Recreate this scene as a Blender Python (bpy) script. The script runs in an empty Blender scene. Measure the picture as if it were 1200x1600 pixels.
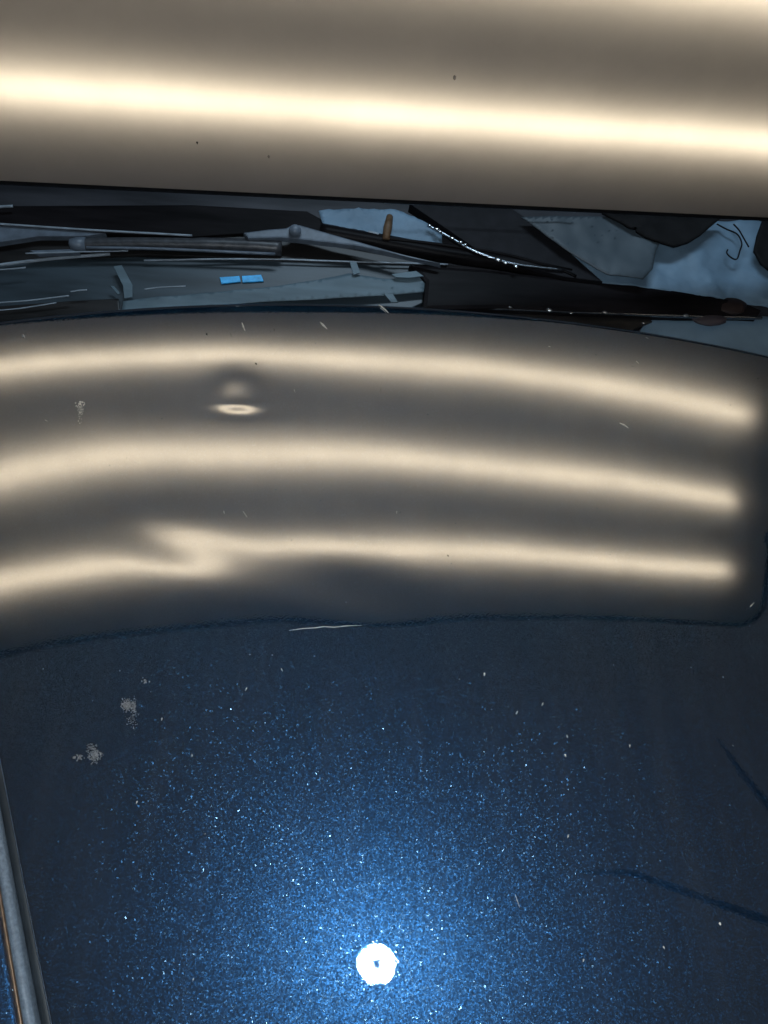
import bpy, bmesh, math, random
import numpy as np
from mathutils import Vector, Matrix, noise
random.seed(7)
rng = np.random.default_rng(7)
S = bpy.context.scene
COL = S.collection

# ------------------------------------------------------------------ camera
F_PX, IW, IH, CAM_H = 1208.0, 1200.0, 1600.0, 0.5
ROT = Matrix(((0.9998564, -0.0169467, 0.0), (0.0146201, 0.8625854, -0.5057002), (0.00857, 0.5056276, 0.8627093)))
CAM = Vector((0, 0, CAM_H))
cd = bpy.data.cameras.new('camera'); cam = bpy.data.objects.new('camera', cd); COL.objects.link(cam)
cam.matrix_world = Matrix.Translation(CAM) @ ROT.to_4x4()
cd.sensor_fit = 'VERTICAL'; cd.sensor_height = 36.0; cd.sensor_width = 27.0
cd.lens = 36.0 * F_PX / IH; cd.clip_start = 0.01; cd.clip_end = 100
S.camera = cam
# ------------------------------------------------------------------ ambient and added fill light
w = bpy.data.worlds.new('World'); S.world = w; w.use_nodes = True
w.node_tree.nodes['Background'].inputs[0].default_value = (0.80, 0.89, 1.0, 1)
w.node_tree.nodes['Background'].inputs[1].default_value = 0.024
ld = bpy.data.lights.new('cowl_fill_light', 'AREA'); ld.shape = 'RECTANGLE'; ld.size = 0.5; ld.size_y = 0.12  # added unseen lamp that brightens the cowl and the sheets
ld.energy = 3.0; ld.color = (0.62, 0.82, 1.0)
lo = bpy.data.objects.new('cowl_fill_light', ld); COL.objects.link(lo)
lo.location = (0.12, 0.72, 0.85)
lo.rotation_euler = (Vector((0.12, 0.66, 0.0)) - lo.location).to_track_quat('-Z', 'Y').to_euler()
vs = S.view_settings
vs.view_transform = 'Standard'; vs.look = 'None'; vs.exposure = 0.0; vs.gamma = 1.0; vs.use_curve_mapping = False
S.cycles.use_denoising = True
S.cycles.max_bounces = 8; S.cycles.transparent_max_bounces = 8
S.cycles.sample_clamp_indirect = 6.0

# ------------------------------------------------------------------ helpers
def link(name, me, mat=None, parent=None):
    o = bpy.data.objects.new(name, me); COL.objects.link(o)
    if mat: me.materials.append(mat)
    if parent: o.parent = parent
    return o
def tag(o, label, cat, group=None):
    o['label'] = label; o['category'] = cat
    if group: o['group'] = group
    return o
def empty(name, loc=(0, 0, 0)):
    o = bpy.data.objects.new(name, None); COL.objects.link(o); o.location = loc; o.empty_display_size = 0.05
    return o
def from_bm(name, bm, mat, parent=None, smooth=False):
    me = bpy.data.meshes.new(name)
    if smooth:
        for f in bm.faces: f.smooth = True
    bm.to_mesh(me); bm.free()
    return link(name, me, mat, parent)
def ray(px, py):
    return (ROT @ Vector((px - IW / 2, -(py - IH / 2), -F_PX))).normalized()
def on_plane(px, py, p0, n):
    d = ray(px, py); t = (p0 - CAM).dot(n) / d.dot(n)
    return CAM + d * t
def tube(name, pts, r, mat, parent=None, seg=10, closed_ends=True):
    """round bar through pts; r one radius or a list"""
    pts = [Vector(p) for p in pts]
    rs = r if isinstance(r, (list, tuple)) else [r] * len(pts)
    bm = bmesh.new(); rings = []
    ref = Vector((0, 0, 1))
    for i, p in enumerate(pts):
        t = (pts[min(i + 1, len(pts) - 1)] - pts[max(i - 1, 0)]).normalized()
        rr = ref if abs(t.dot(ref)) < 0.95 else Vector((1, 0, 0))
        a = t.cross(rr).normalized(); b = t.cross(a)
        rings.append([bm.verts.new(p + (a * math.cos(k * 2 * math.pi / seg) + b * math.sin(k * 2 * math.pi / seg)) * rs[i]) for k in range(seg)])
    for A, B_ in zip(rings, rings[1:]):
        for k in range(seg):
            bm.faces.new((A[k], A[(k + 1) % seg], B_[(k + 1) % seg], B_[k]))
    if closed_ends:
        bm.faces.new(rings[0][::-1]); bm.faces.new(rings[-1])
    bmesh.ops.recalc_face_normals(bm, faces=bm.faces)
    return from_bm(name, bm, mat, parent, True)
def spline(pts, n=6):
    """Catmull-Rom through pts"""
    P = [Vector(p) for p in pts]; P = [P[0]] + P + [P[-1]]; out = []
    for i in range(1, len(P) - 2):
        a, b, c, d = P[i - 1:i + 3]
        for k in range(n):
            t = k / n
            out.append(0.5 * ((2 * b) + (c - a) * t + (2 * a - 5 * b + 4 * c - d) * t * t + (3 * b - a - 3 * c + d) * t ** 3))
    return out + [P[-2]]

# ------------------------------------------------------------------ materials
def newmat(name):
    m = bpy.data.materials.new(name); m.use_nodes = True
    nt = m.node_tree; nt.nodes.clear()
    out = nt.nodes.new('ShaderNodeOutputMaterial')
    return m, nt, out
def N(nt, t, **kw):
    n = nt.nodes.new(t)
    for k, v in kw.items():
        if k.startswith('i_'): n.inputs[k[2:].replace('_', ' ')].default_value = v
        else: setattr(n, k, v)
    return n
def plain(name, col, rough=0.5, metal=0.0, var=0.25, scale=60.0, spec=0.5, bump=0.0, coat=0.0, streak=False):
    m, nt, out = newmat(name)
    b = N(nt, 'ShaderNodeBsdfPrincipled'); nt.links.new(b.outputs[0], out.inputs[0])
    tc = N(nt, 'ShaderNodeTexCoord')
    no = N(nt, 'ShaderNodeTexNoise'); no.inputs['Scale'].default_value = scale; no.inputs['Detail'].default_value = 6
    if streak:                                   # streaked reflections put into the colour along the car's width
        mp = N(nt, 'ShaderNodeMapping'); mp.inputs['Scale'].default_value = (0.12, 1.0, 1.0); mp.inputs['Rotation'].default_value = (0, 0, 0.12)
        nt.links.new(tc.outputs['Object'], mp.inputs['Vector']); nt.links.new(mp.outputs[0], no.inputs['Vector'])
    else:
        nt.links.new(tc.outputs['Object'], no.inputs['Vector'])
    mr = N(nt, 'ShaderNodeMapRange'); mr.inputs['From Min'].default_value = 0.3; mr.inputs['From Max'].default_value = 0.7
    mr.inputs['To Min'].default_value = 1 - var; mr.inputs['To Max'].default_value = 1 + var
    nt.links.new(no.outputs['Fac'], mr.inputs['Value'])
    mx = N(nt, 'ShaderNodeVectorMath', operation='SCALE'); mx.inputs[0].default_value = col
    nt.links.new(mr.outputs[0], mx.inputs['Scale']); nt.links.new(mx.outputs[0], b.inputs['Base Color'])
    b.inputs['Roughness'].default_value = rough; b.inputs['Metallic'].default_value = metal
    b.inputs['Specular IOR Level'].default_value = spec; b.inputs['Coat Weight'].default_value = coat
    if bump:
        bp = N(nt, 'ShaderNodeBump'); bp.inputs['Strength'].default_value = 0.6; bp.inputs['Distance'].default_value = bump
        nt.links.new(no.outputs['Fac'], bp.inputs['Height']); nt.links.new(bp.outputs[0], b.inputs['Normal'])
    return m
def emit(name, col, s):
    m, nt, out = newmat(name); e = N(nt, 'ShaderNodeEmission'); e.inputs[0].default_value = (*col, 1); e.inputs[1].default_value = s
    nt.links.new(e.outputs[0], out.inputs[0]); return m

def paint_material():
    m, nt, out = newmat('metallic_blue_paint'); L = nt.links.new
    tc = N(nt, 'ShaderNodeTexCoord'); geo = N(nt, 'ShaderNodeNewGeometry')
    # flakes: every cell has its own tilt
    def flake(scale, tilt):
        vo = N(nt, 'ShaderNodeTexVoronoi'); vo.inputs['Scale'].default_value = scale
        L(tc.outputs['Object'], vo.inputs['Vector'])
        su = N(nt, 'ShaderNodeVectorMath', operation='SUBTRACT'); su.inputs[1].default_value = (0.5, 0.5, 0.5)
        L(vo.outputs['Color'], su.inputs[0])
        se = N(nt, 'ShaderNodeSeparateColor'); L(vo.outputs['Color'], se.inputs[0])
        po = N(nt, 'ShaderNodeMath', operation='POWER'); po.inputs[1].default_value = 1.4; L(se.outputs[2], po.inputs[0])
        ti = N(nt, 'ShaderNodeMath', operation='MULTIPLY'); ti.inputs[1].default_value = tilt; L(po.outputs[0], ti.inputs[0])
        sc = N(nt, 'ShaderNodeVectorMath', operation='SCALE'); L(ti.outputs[0], sc.inputs['Scale']); L(su.outputs[0], sc.inputs[0])
        ad = N(nt, 'ShaderNodeVectorMath', operation='ADD'); L(sc.outputs[0], ad.inputs[0]); L(geo.outputs['Normal'], ad.inputs[1])
        no = N(nt, 'ShaderNodeVectorMath', operation='NORMALIZE'); L(ad.outputs[0], no.inputs[0])
        return no, vo
    n1, v1 = flake(1300.0, 0.9)
    n2, v2 = flake(1250.0, 0.8)
    g0 = N(nt, 'ShaderNodeBsdfAnisotropic'); g0.inputs['Color'].default_value = (0.008, 0.050, 0.165, 1); g0.inputs['Roughness'].default_value = 0.41
    g1 = N(nt, 'ShaderNodeBsdfAnisotropic'); g1.inputs['Color'].default_value = (0.022, 0.072, 0.150, 1); g1.inputs['Roughness'].default_value = 0.28
    L(n1.outputs[0], g1.inputs['Normal'])
    g2 = N(nt, 'ShaderNodeBsdfAnisotropic'); g2.inputs['Color'].default_value = (0.10, 0.19, 0.28, 1); g2.inputs['Roughness'].default_value = 0.17
    L(n2.outputs[0], g2.inputs['Normal'])
    # the flakes lie at every depth and brightness: each cell of the lobe has its own strength
    def speckle(scale, lo, hi, p):
        vo = N(nt, 'ShaderNodeTexVoronoi'); vo.inputs['Scale'].default_value = scale; L(tc.outputs['Object'], vo.inputs['Vector'])
        se = N(nt, 'ShaderNodeSeparateColor'); L(vo.outputs['Color'], se.inputs[0])
        po = N(nt, 'ShaderNodeMath', operation='POWER'); po.inputs[1].default_value = p; L(se.outputs[0], po.inputs[0])
        mr = N(nt, 'ShaderNodeMapRange'); mr.inputs['To Min'].default_value = lo; mr.inputs['To Max'].default_value = hi; L(po.outputs[0], mr.inputs['Value'])
        return mr
    s1 = speckle(1200.0, 0.6, 2.6, 3.0); s2 = speckle(1700.0, 0.6, 2.0, 2.0)
    sm = N(nt, 'ShaderNodeMath', operation='MULTIPLY'); L(s1.outputs[0], sm.inputs[0]); L(s2.outputs[0], sm.inputs[1])
    cm = N(nt, 'ShaderNodeVectorMath', operation='SCALE'); cm.inputs[0].default_value = (0.015, 0.085, 0.225); L(sm.outputs[0], cm.inputs['Scale'])
    L(cm.outputs[0], g0.inputs['Color'])
    df = N(nt, 'ShaderNodeBsdfDiffuse'); df.inputs['Color'].default_value = (0.004, 0.013, 0.025, 1)
    a = N(nt, 'ShaderNodeMixShader'); a.inputs[0].default_value = 0.4; L(g0.outputs[0], a.inputs[1]); L(g1.outputs[0], a.inputs[2])
    # only some of the big cells carry a coarse flake
    gt = N(nt, 'ShaderNodeMath', operation='GREATER_THAN'); gt.inputs[1].default_value = 0.93
    of = N(nt, 'ShaderNodeVectorMath', operation='ADD'); of.inputs[1].default_value = (3.1, 7.7, 1.3); L(tc.outputs['Object'], of.inputs[0])
    v3 = N(nt, 'ShaderNodeTexVoronoi'); v3.inputs['Scale'].default_value = 1100.0; L(of.outputs[0], v3.inputs['Vector'])
    sx = N(nt, 'ShaderNodeSeparateColor'); L(v3.outputs['Color'], sx.inputs[0]); L(sx.outputs[0], gt.inputs[0])
    mu = N(nt, 'ShaderNodeMath', operation='MULTIPLY'); mu.inputs[1].default_value = 0.45; L(gt.outputs[0], mu.inputs[0])
    b = N(nt, 'ShaderNodeMixShader'); L(mu.outputs[0], b.inputs[0]); L(a.outputs[0], b.inputs[1]); L(g2.outputs[0], b.inputs[2])
    c = N(nt, 'ShaderNodeAddShader'); L(b.outputs[0], c.inputs[0]); L(df.outputs[0], c.inputs[1])
    # clear coat: mirror with faint orange peel, dust dulls it unevenly
    pn = N(nt, 'ShaderNodeTexNoise'); pn.inputs['Scale'].default_value = 650.0; pn.inputs['Detail'].default_value = 3
    L(tc.outputs['Object'], pn.inputs['Vector'])
    bp = N(nt, 'ShaderNodeBump'); bp.inputs['Strength'].default_value = 0.25; bp.inputs['Distance'].default_value = 0.000028
    L(pn.outputs['Fac'], bp.inputs['Height'])
    dn = N(nt, 'ShaderNodeTexNoise'); dn.inputs['Scale'].default_value = 9.0; dn.inputs['Detail'].default_value = 8; dn.inputs['Roughness'].default_value = 0.7
    L(tc.outputs['Object'], dn.inputs['Vector'])
    dr = N(nt, 'ShaderNodeMapRange'); dr.inputs['From Min'].default_value = 0.3; dr.inputs['From Max'].default_value = 0.75
    dr.inputs['To Min'].default_value = 0.012; dr.inputs['To Max'].default_value = 0.03; L(dn.outputs['Fac'], dr.inputs['Value'])
    gm = N(nt, 'ShaderNodeBsdfAnisotropic', distribution='BECKMANN'); gm.inputs['Color'].default_value = (1, 1, 1, 1)
    L(dr.outputs[0], gm.inputs['Roughness']); L(bp.outputs[0], gm.inputs['Normal'])
    mx = N(nt, 'ShaderNodeMixShader'); mx.inputs[0].default_value = 0.56
    L(c.outputs[0], mx.inputs[1]); L(gm.outputs[0], mx.inputs[2])
    # dust film, run marks and single dust grains lying on the coat
    mp = N(nt, 'ShaderNodeMapping'); mp.inputs['Scale'].default_value = (1.0, 0.12, 1.0); L(tc.outputs['Object'], mp.inputs['Vector'])
    rn = N(nt, 'ShaderNodeTexNoise'); rn.inputs['Scale'].default_value = 45.0; rn.inputs['Detail'].default_value = 8; rn.inputs['Roughness'].default_value = 0.7; L(mp.outputs[0], rn.inputs['Vector'])
    rr = N(nt, 'ShaderNodeMapRange'); rr.inputs['From Min'].default_value = 0.45; rr.inputs['From Max'].default_value = 0.85; rr.inputs['To Max'].default_value = 0.035; L(rn.outputs['Fac'], rr.inputs['Value'])
    dv = N(nt, 'ShaderNodeTexVoronoi'); dv.inputs['Scale'].default_value = 150.0; dv.inputs['Randomness'].default_value = 1.0; L(tc.outputs['Object'], dv.inputs['Vector'])
    dl = N(nt, 'ShaderNodeSeparateColor'); L(dv.outputs['Color'], dl.inputs[0])
    dz = N(nt, 'ShaderNodeMapRange'); dz.inputs['From Min'].default_value = 0.80; dz.inputs['From Max'].default_value = 1.0; dz.inputs['To Max'].default_value = 0.085; L(dl.outputs[1], dz.inputs['Value'])
    dc = N(nt, 'ShaderNodeMath', operation='LESS_THAN'); L(dv.outputs['Distance'], dc.inputs[0]); L(dz.outputs[0], dc.inputs[1])
    dm = N(nt, 'ShaderNodeMath', operation='MULTIPLY'); dm.inputs[1].default_value = 0.35; L(dc.outputs[0], dm.inputs[0])
    ds = N(nt, 'ShaderNodeMath', operation='MAXIMUM'); L(dm.outputs[0], ds.inputs[0]); L(rr.outputs[0], ds.inputs[1])
    dd = N(nt, 'ShaderNodeBsdfDiffuse'); dd.inputs['Color'].default_value = (0.42, 0.42, 0.40, 1)
    fin = N(nt, 'ShaderNodeMixShader'); L(ds.outputs[0], fin.inputs[0]); L(mx.outputs[0], fin.inputs[1]); L(dd.outputs[0], fin.inputs[2])
    L(fin.outputs[0], out.inputs[0])
    return m
PAINT = paint_material()
BLACK = plain('black_plastic', (0.014, 0.013, 0.013), 0.4, var=0.6, scale=110, streak=True)
GLOSSBLACK = plain('gloss_black_trim', (0.009, 0.008, 0.009), 0.4, spec=0.06, var=0.7, scale=70, streak=True)
SLATE = plain('slate_mirrored_strip', (0.034, 0.050, 0.063), 0.4, scale=60, var=0.55, streak=True)
GLASS = plain('dark_windscreen_glass', (0.048, 0.050, 0.058), 0.3, spec=0.25, scale=50, var=0.5, streak=True)
RUBBER = plain('grey_rubber', (0.20, 0.26, 0.33), 0.45, scale=500, bump=0.0002)
WIPER = plain('worn_black_wiper', (0.045, 0.048, 0.055), 0.38, scale=180, var=0.4, bump=0.0003)
ARM = plain('grey_wiper_arm', (0.12, 0.15, 0.19), 0.4, scale=120, var=0.25)
CHROME = plain('bright_trim', (0.40, 0.45, 0.50), 0.25, metal=1.0, scale=120, var=0.4, bump=0.0002)
COPPER = plain('copper_line', (0.36, 0.24, 0.16), 0.4, metal=0.5, scale=200)
SHEET = plain('pale_blue_sheet', (0.17, 0.27, 0.37), 0.6, scale=28, var=0.2, bump=0.002)
SHEET2 = plain('grey_film', (0.06, 0.082, 0.10), 0.5, scale=14, var=0.2, bump=0.0008)
MIRRORED = plain('blue_grey_mirrored', (0.11, 0.165, 0.20), 0.55, scale=70, var=0.35, streak=True)
CYAN = plain('bright_blue_mirrored', (0.05, 0.50, 1.0), 0.4, scale=120, var=0.35)
BROWN = plain('brown_wood', (0.16, 0.095, 0.05), 0.6, scale=150)
DARKBAG = plain('dark_bag_fabric', (0.012, 0.012, 0.013), 0.8, spec=0.15, scale=60, bump=0.001)
HOUSING = plain('black_lamp_housing', (0.006, 0.007, 0.009), 0.7, spec=0.1, scale=200)
BEAD = plain('pale_bead', (0.30, 0.36, 0.42), 0.35, scale=100)
CHALK = plain('chalky_splash', (0.26, 0.27, 0.28), 0.85, scale=900, var=0.5)
CHIP = plain('paint_chip', (0.90, 0.86, 0.78), 0.6, scale=900)

# ------------------------------------------------------------------ car : bonnet
HC = (-0.00276, 0.1514, 0.43714, -0.01822, 0.14371, 0.52903, -0.76753, 0.14148)
def hood_poly(x, y):
    a, b, c, d, e, g, m, q = HC
    return -(a*x*x + b*x*y + c*y*y)/2 - (d*x**3 + e*x*x*y + g*x*y*y + m*y**3) - q*x**4
def hood_hit(px, py):
    d = ray(px, py); t = -CAM_H / d.z
    for _ in range(40):
        p = CAM + d * t; t += (p.z - hood_poly(p.x, p.y)) / (-d.z + 0.3 * d.y) * 0.8
    p = CAM + d * t
    return Vector((p.x, p.y, hood_poly(p.x, p.y)))
REAR_PX = [(-60, 516), (0, 506), (100, 493), (200, 483), (300, 478), (400, 476), (500, 478), (600, 482), (700, 488), (800, 496), (900, 506), (1000, 517), (1100, 535), (1200, 558), (1240, 568)]
rp = np.array([hood_hit(*p)[:2] for p in REAR_PX]); REAR = np.polyfit(rp[:, 0], rp[:, 1], 3)
def rear_y(x):
    xc = np.clip(x, rp[0, 0], rp[-1, 0])
    return np.polyval(REAR, xc) + np.polyval(np.polyder(REAR), xc) * (x - xc) * 0.6
la, lb = hood_hit(0, 1172), hood_hit(84, 1600)
def left_x(y):
    return lb.x + (y - lb.y) * (la.x - lb.x) / (la.y - lb.y)
# dents: pixel centre, depth (m), sigma along, sigma across, turn
DENTS = [((370, 629), 0.00066, 0.0125, 0.0050, 0.0, 2.7), ((374, 630), 0.00012, 0.040, 0.0066, 0.0, 1.9),
         ((284, 857), 0.00021, 0.030, 0.0112, -0.28, 1.0), ((560, 925), 0.00026, 0.035, 0.014, -0.2, 1.0)]
DC = [(hood_hit(*c), *rest) for c, *rest in DENTS]
def hood_z(x, y):
    z = hood_poly(x, y)
    for c, A, sx, sy, th, up in DC:
        dx, dy = x - c.x, y - c.y
        u = dx * math.cos(th) + dy * math.sin(th); v = -dx * math.sin(th) + dy * math.cos(th); sy = np.where(v > 0, sy * up, sy)
        z = z - A * np.exp(-(u / sx) ** 2 / 2 - (v / sy) ** 2 / 2)
    z = z + 0.00005 * np.sin(x * 23 + 1.0 + y * 9) * np.sin(y * 31 + x * 7)          # hand-pressed unevenness
    return z
def grid_mesh(X, Y, Z):
    ny, nx = X.shape
    co = np.stack([X, Y, Z], -1).reshape(-1, 3).astype(np.float32)
    i = np.arange(ny * nx).reshape(ny, nx)
    q = np.stack([i[:-1, :-1], i[:-1, 1:], i[1:, 1:], i[1:, :-1]], -1).reshape(-1, 4).astype(np.int32)
    me = bpy.data.meshes.new('panel')
    me.vertices.add(len(co)); me.vertices.foreach_set('co', co.ravel())
    me.loops.add(q.size); me.loops.foreach_set('vertex_index', q.ravel())
    me.polygons.add(len(q)); me.polygons.foreach_set('loop_start', np.arange(0, q.size, 4, dtype=np.int32))
    me.update(calc_edges=True); me.validate()
    me.polygons.foreach_set('use_smooth', np.ones(len(q), bool)); me.update()
    return me
def edge_roll(r, depth, n=5):
    th = np.linspace(0, math.pi / 2, n + 1)[1:]
    return [(r * math.sin(t), r * (1 - math.cos(t))) for t in th] + [(r, depth)]
car = tag(empty('car', (0.0, 0.5, -0.9)), 'dark metallic blue car with a dented bonnet mirroring a striped lamp', 'car')
CARINV = Matrix.Translation((0.0, -0.5, 0.9))
def to_car(o):
    o.parent = car; o.matrix_parent_inverse = CARINV; return o
def build_hood():
    ss = np.concatenate([np.linspace(0, 0.62, 440), np.linspace(0.62, 1.0, 50)[1:]])
    tt = np.concatenate([np.linspace(0, 0.38, 50)[:-1], np.linspace(0.38, 1.0, 430)])
    YL = -0.5
    y0 = YL + (0.5 - YL) * tt[:, None] + 0 * ss[None, :]
    xl = left_x(y0)
    X = xl + (0.9 - xl) * ss[None, :]
    for _ in range(6):
        Y = YL + (rear_y(X) - YL) * tt[:, None]
        xl = left_x(Y); X = xl + (0.9 - xl) * ss[None, :]
    Z = hood_z(X, Y)
    # roll the rear edge down
    for off, dn in edge_roll(0.004, 0.024):
        X = np.vstack([X, X[len(tt) - 1:len(tt)]]); Y = np.vstack([Y, Y[len(tt) - 1:len(tt)] + off]); Z = np.vstack([Z, Z[len(tt) - 1:len(tt)] - dn])
    X0, Y0, Z0 = X[:, :1].copy(), Y[:, :1].copy(), Z[:, :1].copy()
    for off, dn in edge_roll(0.0025, 0.03):
        X = np.hstack([X0 - off * 0.91, X]); Y = np.hstack([Y0 - off * 0.41, Y]); Z = np.hstack([Z0 - dn, Z])
    return to_car(link('bonnet', grid_mesh(X, Y, Z), PAINT))
hood = build_hood(); hood['label'] = 'dark blue metallic bonnet with two dents and dried splashes'
def on_hood(px, py, lift=0.0):
    p = hood_hit(px, py); p.z = float(hood_z(p.x, p.y)) + lift
    return p
def hood_child(o):
    o.parent = hood; return o

# ------------------------------------------------------------------ car : wing beyond the bonnet gap
def side_strip(name, px_a, px_b, prof, mat, z0=0.0):
    """long moulding along the line px_a..px_b; prof = [(offset to the left, z)]"""
    a = on_plane(*px_a, Vector((0, 0, z0)), Vector((0, 0, 1))); b = on_plane(*px_b, Vector((0, 0, z0)), Vector((0, 0, 1)))
    t = (a - b).normalized(); nrm = Vector((-t.y, t.x, 0))       # to the left of the direction of travel
    bm = bmesh.new(); rows = []
    for s in np.linspace(-0.45, 0.5, 40):
        c = b + t * float(s)
        zz = hood_poly(c.x, c.y) * 0.9
        rows.append([bm.verts.new(c + nrm * o + Vector((0, 0, zz + z))) for o, z in prof])
    for A, B_ in zip(rows, rows[1:]):
        for k in range(len(prof) - 1):
            bm.faces.new((A[k], B_[k], B_[k + 1], A[k + 1]))
    bmesh.ops.recalc_face_normals(bm, faces=bm.faces)
    if sum(f.normal.z for f in bm.faces) < 0: bmesh.ops.reverse_faces(bm, faces=bm.faces)
    return to_car(from_bm(name, bm, mat, None, True))
def arc(w, h, n=8, base=-0.02):
    return [(0, base)] + [(w * (0.5 - 0.5 * math.cos(math.pi * k / n)), h * math.sin(math.pi * k / n)) for k in range(n + 1)] + [(w, base)]
side_strip('edge_sheen', (0, 1178), (81, 1600), [(0, -0.008), (0.0004, -0.0018), (0.0015, -0.0010), (0.0045, -0.0012), (0.0065, -0.003), (0.0070, -0.02)], plain('edge_sheen_grey', (0.030, 0.040, 0.050), 0.55))  # added matte strip; its grey paints the rolled edge's sheen
side_strip('gap_liner', (2, 1215), (72, 1600), [(0, -0.022), (0.07, -0.024)], BLACK)
side_strip('edge_seal', (0, 1276), (56, 1600), arc(0.0062, 0.0035), RUBBER)
side_strip('trim_line', (0, 1388), (35, 1600), arc(0.0016, 0.001), COPPER)
side_strip('wing', (0, 1420), (30, 1600), [(0, -0.03), (0, -0.004), (0.0015, -0.001), (0.004, 0.0), (0.03, -0.001), (0.1, -0.008), (0.2, -0.03), (0.35, -0.09)], PAINT)

# ------------------------------------------------------------------ car : cowl and windscreen behind the bonnet
WN = Vector((0.10, -0.25, 1.0)).normalized(); WP = Vector((0.0, 0.47, -0.004))
def on_w(px, py, lift=0.0):
    return on_plane(px, py, WP + WN * lift, WN)
def plate(name, poly, lift, thick, mat, parent='car', bev=0.0008, smooth=False):
    """flat piece whose top lies `lift` above the cowl, outline in photo pixels"""
    bm = bmesh.new()
    vs_ = [bm.verts.new(on_w(x, y, lift)) for x, y in poly]
    f = bm.faces.new(vs_); f.normal_update()
    if f.normal.dot(WN) < 0: f.normal_flip()
    top = f
    ret = bmesh.ops.extrude_face_region(bm, geom=[f])
    nv = [g for g in ret['geom'] if isinstance(g, bmesh.types.BMVert)]
    for v in nv: v.co += WN * 0
    for v in vs_: v.co -= WN * thick
    bmesh.ops.recalc_face_normals(bm, faces=bm.faces)
    if bev:
        tf = [e for e in bm.edges if all(v in nv for v in e.verts)]
        bmesh.ops.bevel(bm, geom=tf, offset=bev, segments=2, affect='EDGES', profile=0.6)
    o = from_bm(name, bm, mat, None, smooth)
    return to_car(o) if parent == 'car' else o
def sheet(name, poly, lift, mat, amp=0.003, freq=28.0, thick=0.0008, stripe=0.0):
    """crumpled thin sheet lying over the cowl"""
    bm = bmesh.new()
    f = bm.faces.new([bm.verts.new(on_w(x, y, lift)) for x, y in poly]); f.normal_update()
    if f.normal.dot(WN) < 0: f.normal_flip()
    bmesh.ops.triangulate(bm, faces=bm.faces)
    for _ in range(5):
        le = [e for e in bm.edges if e.calc_length() > 0.005]
        if not le: break
        bmesh.ops.subdivide_edges(bm, edges=le, cuts=1)
        bmesh.ops.triangulate(bm, faces=bm.faces)
    for v in bm.verts:
        p = v.co
        h = noise.fractal(p * freq, 0.8, 2.0, 4) + abs(noise.noise(p * freq * 0.5)) * 1.2
        v.co = p + WN * (h * amp + (stripe * math.sin(p.x * 900 + p.y * 300) if stripe else 0))
    ret = bmesh.ops.solidify(bm, geom=bm.faces[:], thickness=thick)
    bmesh.ops.recalc_face_normals(bm, faces=bm.faces)
    return from_bm(name, bm, mat, None, True)

def build_windscreen():
    xs = np.linspace(-0.75, 0.85, 60); ys = np.linspace(0.40, 1.5, 60)
    X, Y = np.meshgrid(xs, ys)
    Z = WP.z - (WN.x * (X - WP.x) + WN.y * (Y - WP.y)) / WN.z + 0.28 * np.maximum(0, Y - 0.72) ** 1.3
    return to_car(link('windscreen', grid_mesh(X, Y, Z - 0.012), GLASS))
build_windscreen()
# panels built for the bonnet's mirroring rear strip, slate to the left
plate('mirrored_strip_panel', [(-120, 425), (0, 414), (170, 399), (230, 402), (430, 406), (640, 410), (690, 432), (668, 470), (600, 500), (400, 500), (-120, 540)], -0.004, 0.006, SLATE)
plate('mirrored_strip_panel', [(-120, 470), (0, 478), (110, 470), (185, 466), (188, 500), (0, 525), (-120, 540)], -0.0015, 0.004, BLACK)
plate('mirrored_strip_panel', [(640, 412), (760, 420), (940, 440), (1050, 452), (1160, 470), (1192, 484), (1186, 494), (1060, 492), (900, 487), (780, 482), (660, 484), (664, 440)], 0.006, 0.014, GLOSSBLACK, bev=0.004)  # dark bar mirrored in the bonnet, built as a plate
plate('mirrored_strip_panel', [(560, 492), (660, 480), (860, 488), (1010, 494), (1020, 502), (980, 520), (800, 515), (560, 510)], -0.002, 0.006, BLACK)
# upper black bands
plate('windscreen_border', [(-120, 322), (300, 320), (480, 330), (520, 352), (640, 360), (560, 372), (420, 362), (300, 370), (-120, 352)], 0.002, 0.008, GLOSSBLACK)
plate('scuttle_grille', [(-120, 372), (120, 372), (300, 366), (450, 372), (560, 384), (700, 412), (600, 410), (430, 405), (230, 398), (100, 402), (-120, 420)], -0.001, 0.006, BLACK)
plate('windscreen_pillar', [(640, 318), (800, 326), (850, 358), (942, 440), (880, 432), (760, 400), (690, 352)], 0.010, 0.012, plain('pillar_black', (0.014, 0.014, 0.017), 0.6, spec=0.15, scale=80))
# edge beads
def bead(px, r, lift, mat, name='trim_bead'):
    return to_car(tube(name, spline([on_w(x, y, lift) for x, y in px], 5), r, mat, None, 8))
bead([(-60, 424), (0, 414), (85, 404), (172, 397)], 0.0014, 0.0, BEAD)
bead([(225, 407), (330, 405), (430, 405), (520, 408), (700, 413)], 0.0008, 0.001, BEAD)
bead([(-60, 346), (0, 350), (120, 358), (170, 361), (300, 368)], 0.0009, 0.010, BEAD)
bead([(600, 372), (700, 384), (790, 398), (870, 420), (900, 432)], 0.0016, 0.010, GLOSSBLACK)
bead([(668, 352), (705, 372), (740, 392), (800, 412), (880, 422)], 0.0013, 0.012, CHROME, 'moulding_and_mirror')
bead([(500, 362), (590, 378), (700, 398), (800, 412), (890, 430)], 0.0075, 0.003, GLOSSBLACK, 'wiper_linkage')
bead([(660, 482), (760, 482), (900, 488), (1060, 494), (1190, 497)], 0.0016, 0.003, CHROME, 'moulding_and_mirror')  # mirror image of the moulding above, built as a second strip
bead([(600, 317), (760, 324), (900, 331)], 0.0006, 0.03, BEAD)
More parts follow.
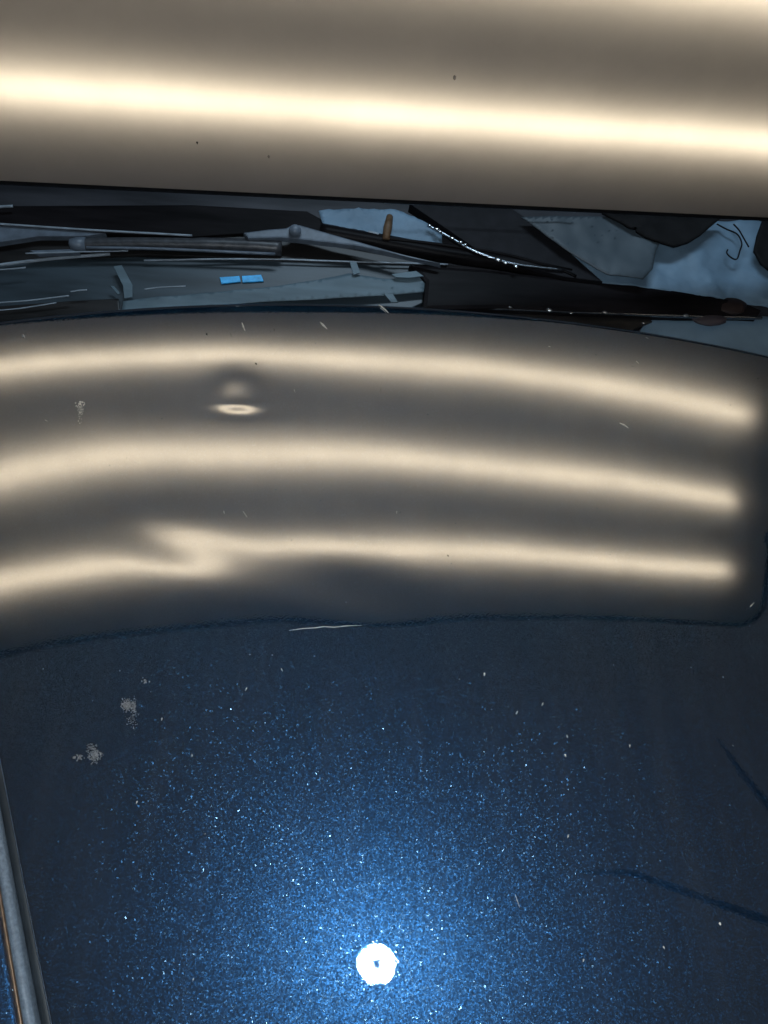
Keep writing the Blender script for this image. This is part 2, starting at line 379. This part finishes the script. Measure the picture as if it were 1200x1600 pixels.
for pts_, r_ in (([(-20, 474), (40, 470), (75, 466), (108, 462)], .0006), ([(-20, 486), (30, 482), (88, 473)], .0005), ([(110, 456), (122, 454), (136, 453)], .0006),
                 ([(-10, 422), (20, 420), (40, 418)], .0006), ([(575, 362), (584, 364), (592, 366)], .0012), ([(225, 452), (250, 449), (290, 447)], .0005),
                 ([(-30, 324), (0, 323), (20, 322)], .0012), ([(40, 396), (110, 394), (200, 392)], .0006), ([(440, 370), (520, 378), (620, 400)], .0006)):
    bead(pts_, r_, 0.008, BEAD)
# glints on the mouldings, built as small metal beads
def glint(px, py, r, lift):
    bm = bmesh.new(); bmesh.ops.create_icosphere(bm, subdivisions=2, radius=r)
    bmesh.ops.scale(bm, vec=(1.6, 1.0, 0.7), verts=bm.verts)
    o = from_bm('glint_bead', bm, GLINT, None, True); o.location = on_w(px, py, lift); o.rotation_euler = (0, 0, random.uniform(-0.4, 0.2))
    to_car(o); return o
GLINT = plain('glint_metal', (0.9, 0.93, 0.95), 0.22, metal=1.0, var=0.05)
for px, py, r in [(671, 352, 1.0), (682, 358, 1.4), (688, 362, .9), (706, 372, 1.3), (720, 378, 1.1), (727, 382, .9), (778, 406, 1.8), (790, 411, 1.2), (806, 416, 1.2)]:
    glint(px, py, r * 0.0013, 0.015)
for px, py, r in [(797, 480, .9), (858, 484, 1.5), (892, 489, .9), (945, 488, 1.2), (1072, 493, 1.3), (1005, 505, .8)]:
    glint(px, py, r * 0.0013, 0.011)

# wiper : arm, blade, end cap
def build_wiper():
    L = 0.006
    bl = to_car(tube('wiper_blade', spline([on_w(x, y, L) for x, y in [(120, 383), (200, 381), (300, 382), (375, 384), (440, 388)]], 5), [0.0055] * 11 + [0.0062] * 5 + [0.0068] * 5, WIPER, None, 10))
    e = tube('rubber_lip', spline([on_w(x, y, L + 0.004) for x, y in [(135, 387), (250, 389), (430, 397)]], 5), 0.0013, ARM, None, 6)
    e.parent = bl
    c = tube('end_cap', [on_w(x, y, L + 0.001) for x, y in [(108, 384), (111, 383), (120, 382), (134, 382)]], [0.002, 0.0052, 0.0062, 0.0062], ARM, None, 10)
    c.parent = bl
    plate('wiper_arm', [(380, 363), (420, 358), (447, 356), (455, 352), (468, 351), (640, 400), (690, 412), (560, 384), (470, 374), (440, 371), (388, 372)], 0.016, 0.006, ARM, bev=0.0015)
    plate('wiper_arm', [(-120, 352), (0, 352), (120, 360), (165, 364), (130, 369), (60, 369), (0, 378), (-120, 392)], 0.008, 0.006, ARM, bev=0.001)
    to_car(tube('wiper_pivot', [on_w(461, 361, 0.010), on_w(461, 361, 0.021)], 0.0055, ARM, None, 16))
    plate('wiper_clip', [(46, 391), (110, 389), (125, 395), (60, 397)], 0.008, 0.004, ARM)
build_wiper()

# ------------------------------------------------------------------ loose things on the cowl, and mirror images built as pieces
tag(sheet('mirrored_strip', [(192, 470), (300, 460), (420, 450), (500, 437), (545, 428), (600, 436), (666, 433), (662, 456), (600, 462), (420, 472), (300, 480), (190, 488)], 0.003, MIRRORED, 0.0012, 30), 'long blue-grey mirrored strip built along the rear edge of the bonnet', 'mirrored strip')  # pale sheet mirrored in the bonnet, built as a solid strip
def reflection(poly, lift, label, mat=MIRRORED, cat='reflection', name='mirrored_piece', group=None):
    return tag(plate(name, poly, lift, 0.0012, mat, None, bev=0.0003), label, cat, group)  # small mirrored scraps of the bonnet's rear strip, built as thin plates
reflection([(177, 416), (190, 414), (207, 445), (207, 464), (194, 466), (192, 446)], 0.0045, 'short slanted grey tape piece across the slate panel, above the mirrored strip end')
reflection([(546, 408), (557, 409), (563, 426), (552, 429)], 0.0075, 'tiny grey tape tab touching the peak of the mirrored strip')
reflection([(612, 428), (650, 423), (662, 431), (640, 434), (618, 433)], 0.0075, 'small pale tape scrap just behind the square end of the mirrored strip')
reflection([(600, 459), (614, 459), (622, 472), (611, 472)], 0.0075, 'tape tab hanging from the mirrored strip towards the bonnet edge')
reflection([(172, 446), (178, 447), (188, 458), (184, 460)], 0.0045, 'thin pale sliver of tape beside the slanted tape piece')
lab = tag(empty('blue_mirror_patch', on_w(378, 437, 0.002)), 'small bright blue two-part mirror patch on the slate panel', 'label')  # mirror image of a lit blue screen, built as coloured plates
for poly in ([(343, 433), (374, 431), (376, 440), (346, 443)], [(378, 431), (408, 429), (412, 439), (379, 441)]):
    o = plate('mirror_patch_panel', poly, -0.0022, 0.0012, CYAN, None, bev=0.0003)
    o.parent = lab; o.matrix_parent_inverse = Matrix.Translation(-Vector(lab.location))
tag(sheet('plastic_sheet', [(498, 328), (560, 326), (625, 328), (670, 352), (690, 368), (692, 384), (640, 378), (560, 366), (505, 352)], 0.006, SHEET, 0.002, 40, stripe=0.0006), 'small ribbed pale blue plastic sheet beside the brown peg', 'plastic sheet')
o = tag(tube('wooden_peg', [on_w(603, 374, 0.011), on_w(606, 355, 0.013), on_w(609, 338, 0.012)], [0.0032, 0.004, 0.003], BROWN, None, 8), 'short brown peg lying on the ribbed pale blue sheet', 'peg')
tag(sheet('plastic_sheet', [(800, 342), (1000, 346), (1240, 350), (1280, 420), (1250, 490), (1190, 478), (1060, 458), (940, 442), (880, 395)], 0.004, SHEET, 0.004, 22), 'large crumpled pale blue plastic sheet with a cable loop on it', 'plastic sheet')
tag(sheet('grey_film', [(815, 338), (1000, 340), (1040, 360), (1025, 392), (1020, 420), (1005, 436), (950, 428), (880, 388)], 0.019, SHEET2, 0.003, 12), 'dull grey film lying on the large pale blue sheet', 'film')
tag(sheet('plastic_sheet', [(1012, 497), (1100, 502), (1190, 494), (1260, 500), (1260, 600), (1150, 580), (990, 535)], -0.004, SHEET, 0.0012, 18), 'smooth mirror image of the pale blue sheet, built behind the right rear bonnet edge', 'plastic sheet')  # mirror image of the large sheet, built as another sheet
def lump(name, px, py, lift, size, mat, label, cat, seed):
    bm = bmesh.new(); bmesh.ops.create_icosphere(bm, subdivisions=4, radius=1.0)
    for v in bm.verts:
        d = v.co.copy(); k = 1 + 0.13 * noise.fractal(d * 1.1 + Vector((seed, 0, 0)), 0.8, 2, 4)
        v.co = Vector((d.x * size[0], d.y * size[1], d.z * size[2])) * k
    o = from_bm(name, bm, mat, None, True); o.location = on_w(px, py, lift)
    return tag(o, label, cat)
tag(sheet('dark_cloth', [(940, 334), (1130, 338), (1112, 352), (1096, 366), (1078, 377), (1055, 384), (1022, 376), (985, 358)], 0.022, DARKBAG, 0.004, 14, thick=0.003), 'dark soft cloth lying over the grey film', 'cloth')
tag(sheet('dark_cloth', [(1192, 344), (1290, 350), (1290, 470), (1215, 430), (1190, 412), (1178, 393), (1182, 370)], 0.016, DARKBAG, 0.004, 14, thick=0.003), 'rounded black cloth at the end of the large pale sheet beyond the cable', 'cloth')
tag(tube('cable', spline([on_w(x, y, 0.014) for x, y in [(1120, 350), (1135, 358), (1152, 366), (1159, 380), (1156, 392), (1152, 404), (1145, 404), (1136, 396), (1137, 390)]], 5), 0.0007, DARKBAG, None, 6), 'thin black cable looping on the large pale blue sheet', 'cable')
tag(tube('cable', spline([on_w(x, y, 0.014) for x, y in [(1146, 350), (1155, 360), (1162, 372), (1170, 386)]], 5), 0.0007, DARKBAG, None, 6), 'short thin black cable end beside the looping cable', 'cable')
lump('red_tint', 1140, 478, 0.004, (0.016, 0.010, 0.003), plain('dull_red', (0.022, 0.012, 0.011), 0.6), 'small dull red tint of the mirrored black bar, built as a lump', 'tint', 5)  # reddish tint in the mirrored bar, given a shape of its own
lump('red_tint', 1108, 497, 0.002, (0.016, 0.009, 0.003), plain('dull_mauve', (0.05, 0.042, 0.052), 0.6), 'oval mauve tint on the mirrored pale sheet under the black bar, built as a lump', 'pad', 6).name = 'oval_tint'

# ------------------------------------------------------------------ the striped inspection lamp
BP = Vector((0, 0.46929, 0.20214)); BU = Vector((0.976, 0.155, -0.155)).normalized()
BV = Vector((0.182, -0.177, 0.967)); BV = (BV - BV.dot(BU) * BU).normalized(); BN = BU.cross(BV)      # BN faces the camera side
U0, U1, V0, V1, SP, UE = -0.66, 0.560, -0.0776, 0.312, 0.10615, 0.497
LED_DEPTH = 0.0185
board = empty('inspection_lamp', BP + BU * 0.5 * (U0 + U1) + BV * V0)
tag(board, 'wide inspection lamp with three warm glowing lines hung over the bonnet', 'inspection lamp')
BINV = Matrix.Translation(-Vector(board.location))
def to_board(o):
    o.parent = board; o.matrix_parent_inverse = BINV; return o
def bpt(u, v, n=0.0): return BP + BU * u + BV * v + BN * n
def rounded(u0, u1, v0, v1, r, seg=10):
    out = []
    for cx, cy, a0 in ((u1 - r, v1 - r, 0), (u0 + r, v1 - r, 90), (u0 + r, v0 + r, 180), (u1 - r, v0 + r, 270)):
        for k in range(seg + 1):
            a = math.radians(a0 + 90 * k / seg); out.append((cx + r * math.cos(a), cy + r * math.sin(a)))
    return out
def build_board():
    m, nt, out = newmat('opal_diffuser'); L = nt.links.new
    tr = N(nt, 'ShaderNodeBsdfTranslucent'); tr.inputs[0].default_value = (0.95, 0.93, 0.90, 1)
    tc = N(nt, 'ShaderNodeTexCoord'); sm = N(nt, 'ShaderNodeTexNoise'); sm.inputs['Scale'].default_value = 14; sm.inputs['Detail'].default_value = 9; sm.inputs['Roughness'].default_value = 0.65
    L(tc.outputs['Object'], sm.inputs['Vector'])
    cr = N(nt, 'ShaderNodeMapRange'); cr.inputs['From Min'].default_value = 0.35; cr.inputs['From Max'].default_value = 0.65; cr.inputs['To Min'].default_value = 0.86; cr.inputs['To Max'].default_value = 0.97
    L(sm.outputs['Fac'], cr.inputs['Value'])
    cs = N(nt, 'ShaderNodeVectorMath', operation='SCALE'); cs.inputs[0].default_value = (1.0, 0.98, 0.95); L(cr.outputs[0], cs.inputs['Scale']); L(cs.outputs[0], tr.inputs[0])
    tp = N(nt, 'ShaderNodeBsdfTransparent'); tp.inputs[0].default_value = (1, 1, 1, 1)
    df = N(nt, 'ShaderNodeBsdfDiffuse'); df.inputs[0].default_value = (0.20, 0.185, 0.19, 1)
    a = N(nt, 'ShaderNodeMixShader'); a.inputs[0].default_value = 0.5; L(tr.outputs[0], a.inputs[1]); L(df.outputs[0], a.inputs[2])
    b = N(nt, 'ShaderNodeMixShader'); b.inputs[0].default_value = 0.0; L(a.outputs[0], b.inputs[1]); L(tp.outputs[0], b.inputs[2])
    L(b.outputs[0], out.inputs[0])
    led = emit('warm_led', (1.0, 0.85, 0.635), LED_STRENGTH)
    inner = plain('lamp_inner_back', (0.3, 0.3, 0.3), 0.8)
    bm = bmesh.new(); bm.faces.new([bm.verts.new(bpt(u, v, 0.0)) for u, v in rounded(U0 + .0065, U1 - .0065, V0 + .0018, V1 - .0042, .041)])
    to_board(from_bm('diffuser', bm, m))
    # housing: back pan with rim
    bm = bmesh.new()
    o_ = rounded(U0, U1, V0, V1, .048); i_ = rounded(U0 + .006, U1 - .006, V0 + .0013, V1 - .0037, .0415)
    n = len(o_)
    ro = [bm.verts.new(bpt(u, v, .002)) for u, v in o_]; ri = [bm.verts.new(bpt(u, v, .002)) for u, v in i_]
    bo = [bm.verts.new(bpt(u, v, -.034)) for u, v in o_]; bi = [bm.verts.new(bpt(u, v, -.028)) for u, v in i_]
    for k in range(n):
        j = (k + 1) % n
        bm.faces.new((ro[k], ro[j], ri[j], ri[k])); bm.faces.new((ro[j], ro[k], bo[k], bo[j])); bm.faces.new((ri[k], ri[j], bi[j], bi[k]))
    bm.faces.new(bo); bm.faces.new(bi[::-1])
    bmesh.ops.recalc_face_normals(bm, faces=bm.faces)
    to_board(from_bm('housing', bm, HOUSING))
    bm = bmesh.new(); bm.faces.new([bm.verts.new(bpt(u, v, -.0272)) for u, v in rounded(U0 + .0065, U1 - .0065, V0 + .0018, V1 - .0042, .041)])
    to_board(from_bm('reflector_pan', bm, plain('white_reflector', (0.03, 0.03, 0.03), 0.8, var=0.03)))
    for k in range(3):
        v = k * SP; hw = 0.0035
        bm = bmesh.new()
        bm.faces.new([bm.verts.new(bpt(u, vv, -LED_DEPTH)) for u, vv in ((U0 + .03, v - hw), (UE, v - hw), (UE, v + hw), (U0 + .03, v + hw))])
        bm.faces.ensure_lookup_table(); bm.faces[0].normal_update()
        if bm.faces[0].normal.dot(BN) < 0: bm.faces[0].normal_flip()
        s = to_board(from_bm('led_strip', bm, led))
        r = bmesh.new()
        vs8 = [r.verts.new(bpt(u, vv, nn)) for nn in (-LED_DEPTH - .0005, -.0275) for u, vv in ((U0 + .02, v - .006), (UE + .004, v - .006), (UE + .004, v + .006), (U0 + .02, v + .006))]
        for q in ((0, 1, 2, 3), (7, 6, 5, 4), (0, 4, 5, 1), (1, 5, 6, 2), (2, 6, 7, 3), (3, 7, 4, 0)): r.faces.new([vs8[i] for i in q])
        bmesh.ops.recalc_face_normals(r, faces=r.faces)
        c = from_bm('led_channel', r, inner); c.parent = s
    return
LED_STRENGTH = 15.4
build_board()
# stand that carries the lamp, off to the right
STANDGREY = plain('dark_grey_stand', (0.03, 0.035, 0.045), 0.7, spec=0.1)
J = Vector((0.74, -0.12, 0.50))
stand = empty('lamp_stand', (0.80, -0.15, -0.9))
tag(stand, 'black jointed lamp stand with dark arms reflected in the paint', 'lamp stand')
SINV = Matrix.Translation((-0.80, 0.15, 0.9))
for nm, pts, r in (('post', [(0.80, -0.15, -0.88), (0.80, -0.15, 0.46), J], 0.014),
                   ('arm', [J, (0.70, 0.2, 0.42), bpt(U1 - .01, 0.12, -0.045)], 0.011),
                   ('counter_arm', [J, (0.52, 0.12, 0.41), (0.44, 0.25, 0.38), (0.42, 0.29, 0.37)], [0.008, 0.006, 0.0045, 0.002]),
                   ('cable_arm', [J, (0.52, 0.10, 0.60), (0.36, 0.165, 0.66), (0.29, 0.16, 0.67)], [0.010, 0.008, 0.005, 0.0015]),
                   ('base', [(0.80, -0.15, -0.9), (0.80, -0.15, -0.88), (0.80, -0.15, -0.87)], [0.16, 0.15, 0.03])):
    o = tube(nm, pts, r, STANDGREY, None, 16); o.parent = stand; o.matrix_parent_inverse = SINV


# ------------------------------------------------------------------ camera flash, built as a round torch as wide as its bloom
torch = tag(empty('flash_torch', (0.0, 0.0, CAM_H + 0.012)), 'round torch standing for the camera flash, mirrored as a white disc in the bonnet', 'torch')
def disc_prism(name, r0, r1, z0, z1, mat, n=48, z_rel=CAM_H + 0.012):
    bm = bmesh.new()
    a = [bm.verts.new((r0 * math.cos(2 * math.pi * k / n), r0 * math.sin(2 * math.pi * k / n), z0)) for k in range(n)]
    b = [bm.verts.new((r1 * math.cos(2 * math.pi * k / n), r1 * math.sin(2 * math.pi * k / n), z1)) for k in range(n)]
    for k in range(n): bm.faces.new((a[k], a[(k + 1) % n], b[(k + 1) % n], b[k]))
    bm.faces.new(a[::-1]); bm.faces.new(b)
    bmesh.ops.recalc_face_normals(bm, faces=bm.faces)
    return from_bm(name, bm, mat, torch)
disc_prism('body', 0.0180, 0.015, 0.004, 0.11, HOUSING)
FLASH_STRENGTH = 640.0
R_FL = 0.0180
bm = bmesh.new()       # glowing ring added for the cyan bloom round the lit face
ri_, ro_ = [[bm.verts.new((r * math.cos(2 * math.pi * k / 64), 1.08 * r * math.sin(2 * math.pi * k / 64), 0.003)) for k in range(64)] for r in (0.0160, 0.0208)]
for k in range(64): bm.faces.new((ri_[k], ri_[(k + 1) % 64], ro_[(k + 1) % 64], ro_[k]))
from_bm('bloom_ring', bm, emit('bloom_ring_light', (0.30, 0.85, 1.0), 2.2), torch)
bm = bmesh.new()       # lit face, outline ragged like the flare, with a small unlit three-armed emitter mount in the middle
bm.faces.new([bm.verts.new((R_FL * (1 + 0.04 * math.sin(5 * t) + 0.05 * math.sin(11 * t + 1) + 0.04 * math.sin(17 * t)) * math.cos(t), 1.12 * R_FL * (1 + 0.04 * math.sin(5 * t) + 0.05 * math.sin(11 * t + 1) + 0.04 * math.sin(17 * t)) * math.sin(t), 0.002)) for t in [2 * math.pi * k / 64 for k in range(64)][::-1]])
from_bm('lens', bm, emit('torch_light', (0.86, 0.94, 1.0), FLASH_STRENGTH), torch)
bm = bmesh.new()       # dimmer core of the lens
bm.faces.new([bm.verts.new((0.0085 * math.cos(t), 0.0095 * math.sin(t), 0.0019)) for t in [2 * math.pi * k / 40 for k in range(40)][::-1]])
from_bm('lens_core', bm, emit('torch_core_light', (0.86, 0.94, 1.0), 3.2), torch)
bm = bmesh.new()
pts = [(-.0035, .0035), (-.001, .0022), (0, .0045), (.0012, .0022), (.0045, .003), (.002, -.0005), (.0004, -.006), (-.0014, -.001)]
pts = [(x * 2.4, y * 2.4) for x, y in pts]
va = [bm.verts.new((x, y, 0.0005)) for x, y in pts]; vb_ = [bm.verts.new((x, y, 0.0018)) for x, y in pts]
bm.faces.new(va[::-1]); bm.faces.new(vb_)
for k in range(len(pts)): bm.faces.new((va[k], va[(k + 1) % len(pts)], vb_[(k + 1) % len(pts)], vb_[k]))
bmesh.ops.recalc_face_normals(bm, faces=bm.faces)
from_bm('emitter_mount', bm, HOUSING, torch)

# ------------------------------------------------------------------ marks on the bonnet
def flecks(name, centre, n, sx, sy, size, mat, power=1.0, drip=0.0):
    """cluster of tiny raised crusts"""
    bm = bmesh.new()
    for _ in range(n):
        x = centre[0] + random.gauss(0, sx); y = centre[1] + random.gauss(0, sy) + (abs(random.gauss(0, drip)) if drip else 0)
        p = on_hood(x, y, 0.0002); r = size * random.uniform(0.4, 1.3)
        k = random.randint(4, 7); a0 = random.random() * 6
        ring = []
        for j in range(k):
            a = a0 + 2 * math.pi * j / k; rr = r * random.uniform(0.5, 1.2)
            qx, qy = p.x + rr * math.cos(a), p.y + rr * math.sin(a)
            ring.append(bm.verts.new((qx, qy, float(hood_z(qx, qy)) + 0.00008)))
        c = bm.verts.new((p.x, p.y, p.z + 0.0001))
        for j in range(k): bm.faces.new((ring[j], ring[(j + 1) % k], c))
    return hood_child(from_bm(name, bm, mat))
flecks('dried_splash', (198, 1102), 260, 3.6, 4.2, 0.0004, CHALK)
flecks('dried_splash', (209, 1103), 120, 1.7, 5.5, 0.0004, CHALK)
flecks('dried_splash', (207, 1114), 70, 4.0, 3.0, 0.0003, CHALK, drip=10)
flecks('dried_splash', (148, 1180), 300, 4.6, 4.6, 0.0004, CHALK)
flecks('dried_splash', (144, 1168), 70, 4.5, 3.5, 0.00035, CHALK)
flecks('dried_splash', (124, 1183), 18, 2.2, 2.0, 0.0008, CHALK)
flecks('dried_splash', (226, 1064), 14, 3.0, 2.5, 0.0006, CHALK)
flecks('dried_splash', (126, 631), 40, 2.8, 2.2, 0.0006, CHIP)
flecks('dried_splash', (126, 636), 70, 2.4, 3.0, 0.0004, CHIP, drip=9)
flecks('dried_splash', (38, 525), 10, 2.0, 2.0, 0.0008, CHALK)
def scratch(pts, r, mat=CHIP, name='scratch'):
    P = [on_hood(x, y, 0.0) for x, y in pts]; r = r * 1.6
    return hood_child(tube(name, P, [r * 0.4] + [r] * (len(P) - 2) + [r * 0.3], mat, None, 5))
scratch([(592, 476), (600, 482), (607, 489)], 0.0005); scratch([(594, 481), (603, 488)], 0.0003)
scratch([(500, 503), (505, 508), (511, 514)], 0.0006); scratch([(378, 504), (380, 510), (383, 517)], 0.0005)
scratch([(36, 522), (39, 528)], 0.0004)
scratch([(968, 661), (975, 664), (982, 669)], 0.0005); scratch([(994, 564), (998, 568)], 0.0004)
scratch([(452, 985), (474, 982), (492, 981), (506, 979), (522, 980), (540, 978), (566, 977)], 0.00017)
scratch([(1009, 527), (1013, 529)], 0.0005); scratch([(857, 541), (860, 542)], 0.0005)
scratch([(1172, 948), (1178, 942)], 0.0005); scratch([(805, 1398), (812, 1418)], 0.00025)
scratch([(70, 656), (74, 658)], 0.0004); scratch([(380, 799), (386, 808)], 0.0003)
for x, y, r in [(757, 1053, 6), (883, 1180, 5), (1125, 1443, 6), (848, 1100, 3), (984, 1165, 3), (888, 1306, 4), (886, 1150, 2.5), (253, 1123, 2.5), (214, 1253, 3), (808, 1113, 3), (1037, 1480, 3), (912, 1500, 3), (302, 1530, 3), (440, 1046, 2.5), (385, 1076, 3), (300, 1180, 2), (620, 800, 2), (350, 800, 2.5), (460, 610, 2)]:
    P = on_hood(x, y); dx = random.uniform(-2, 2)
    scratch([(x - dx * .4, y - 2), (x, y), (x + dx, y + 3)], r * 0.000075, CHIP, 'paint_chip')
for x, y, r in [(400, 568, 3), (323, 522, 3), (700, 868, 2)]:
    scratch([(x - 1, y - 1), (x, y), (x + 1, y + 2)], r * 0.00016, BLACK, 'paint_chip')
# specks on the lamp's diffuser
for u_px, v_px, r in [(308, 222, 0.0011), (420, 244, 0.0016), (710, 120, 0.0018)]:
    d = ray(u_px, v_px); t = (BP - CAM).dot(BN) / d.dot(BN); p = CAM + d * t + BN * 0.0006
    bm = bmesh.new(); bmesh.ops.create_icosphere(bm, subdivisions=1, radius=r)
    for v in bm.verts: v.co = Vector((v.co.x * 0.7, v.co.y * 0.3, v.co.z)) * random.uniform(0.6, 1.2)
    o = from_bm('dirt_speck', bm, HOUSING if r < .0015 else plain('faint_smudge', (.25, .22, .2), .8)); o.location = p; to_board(o)
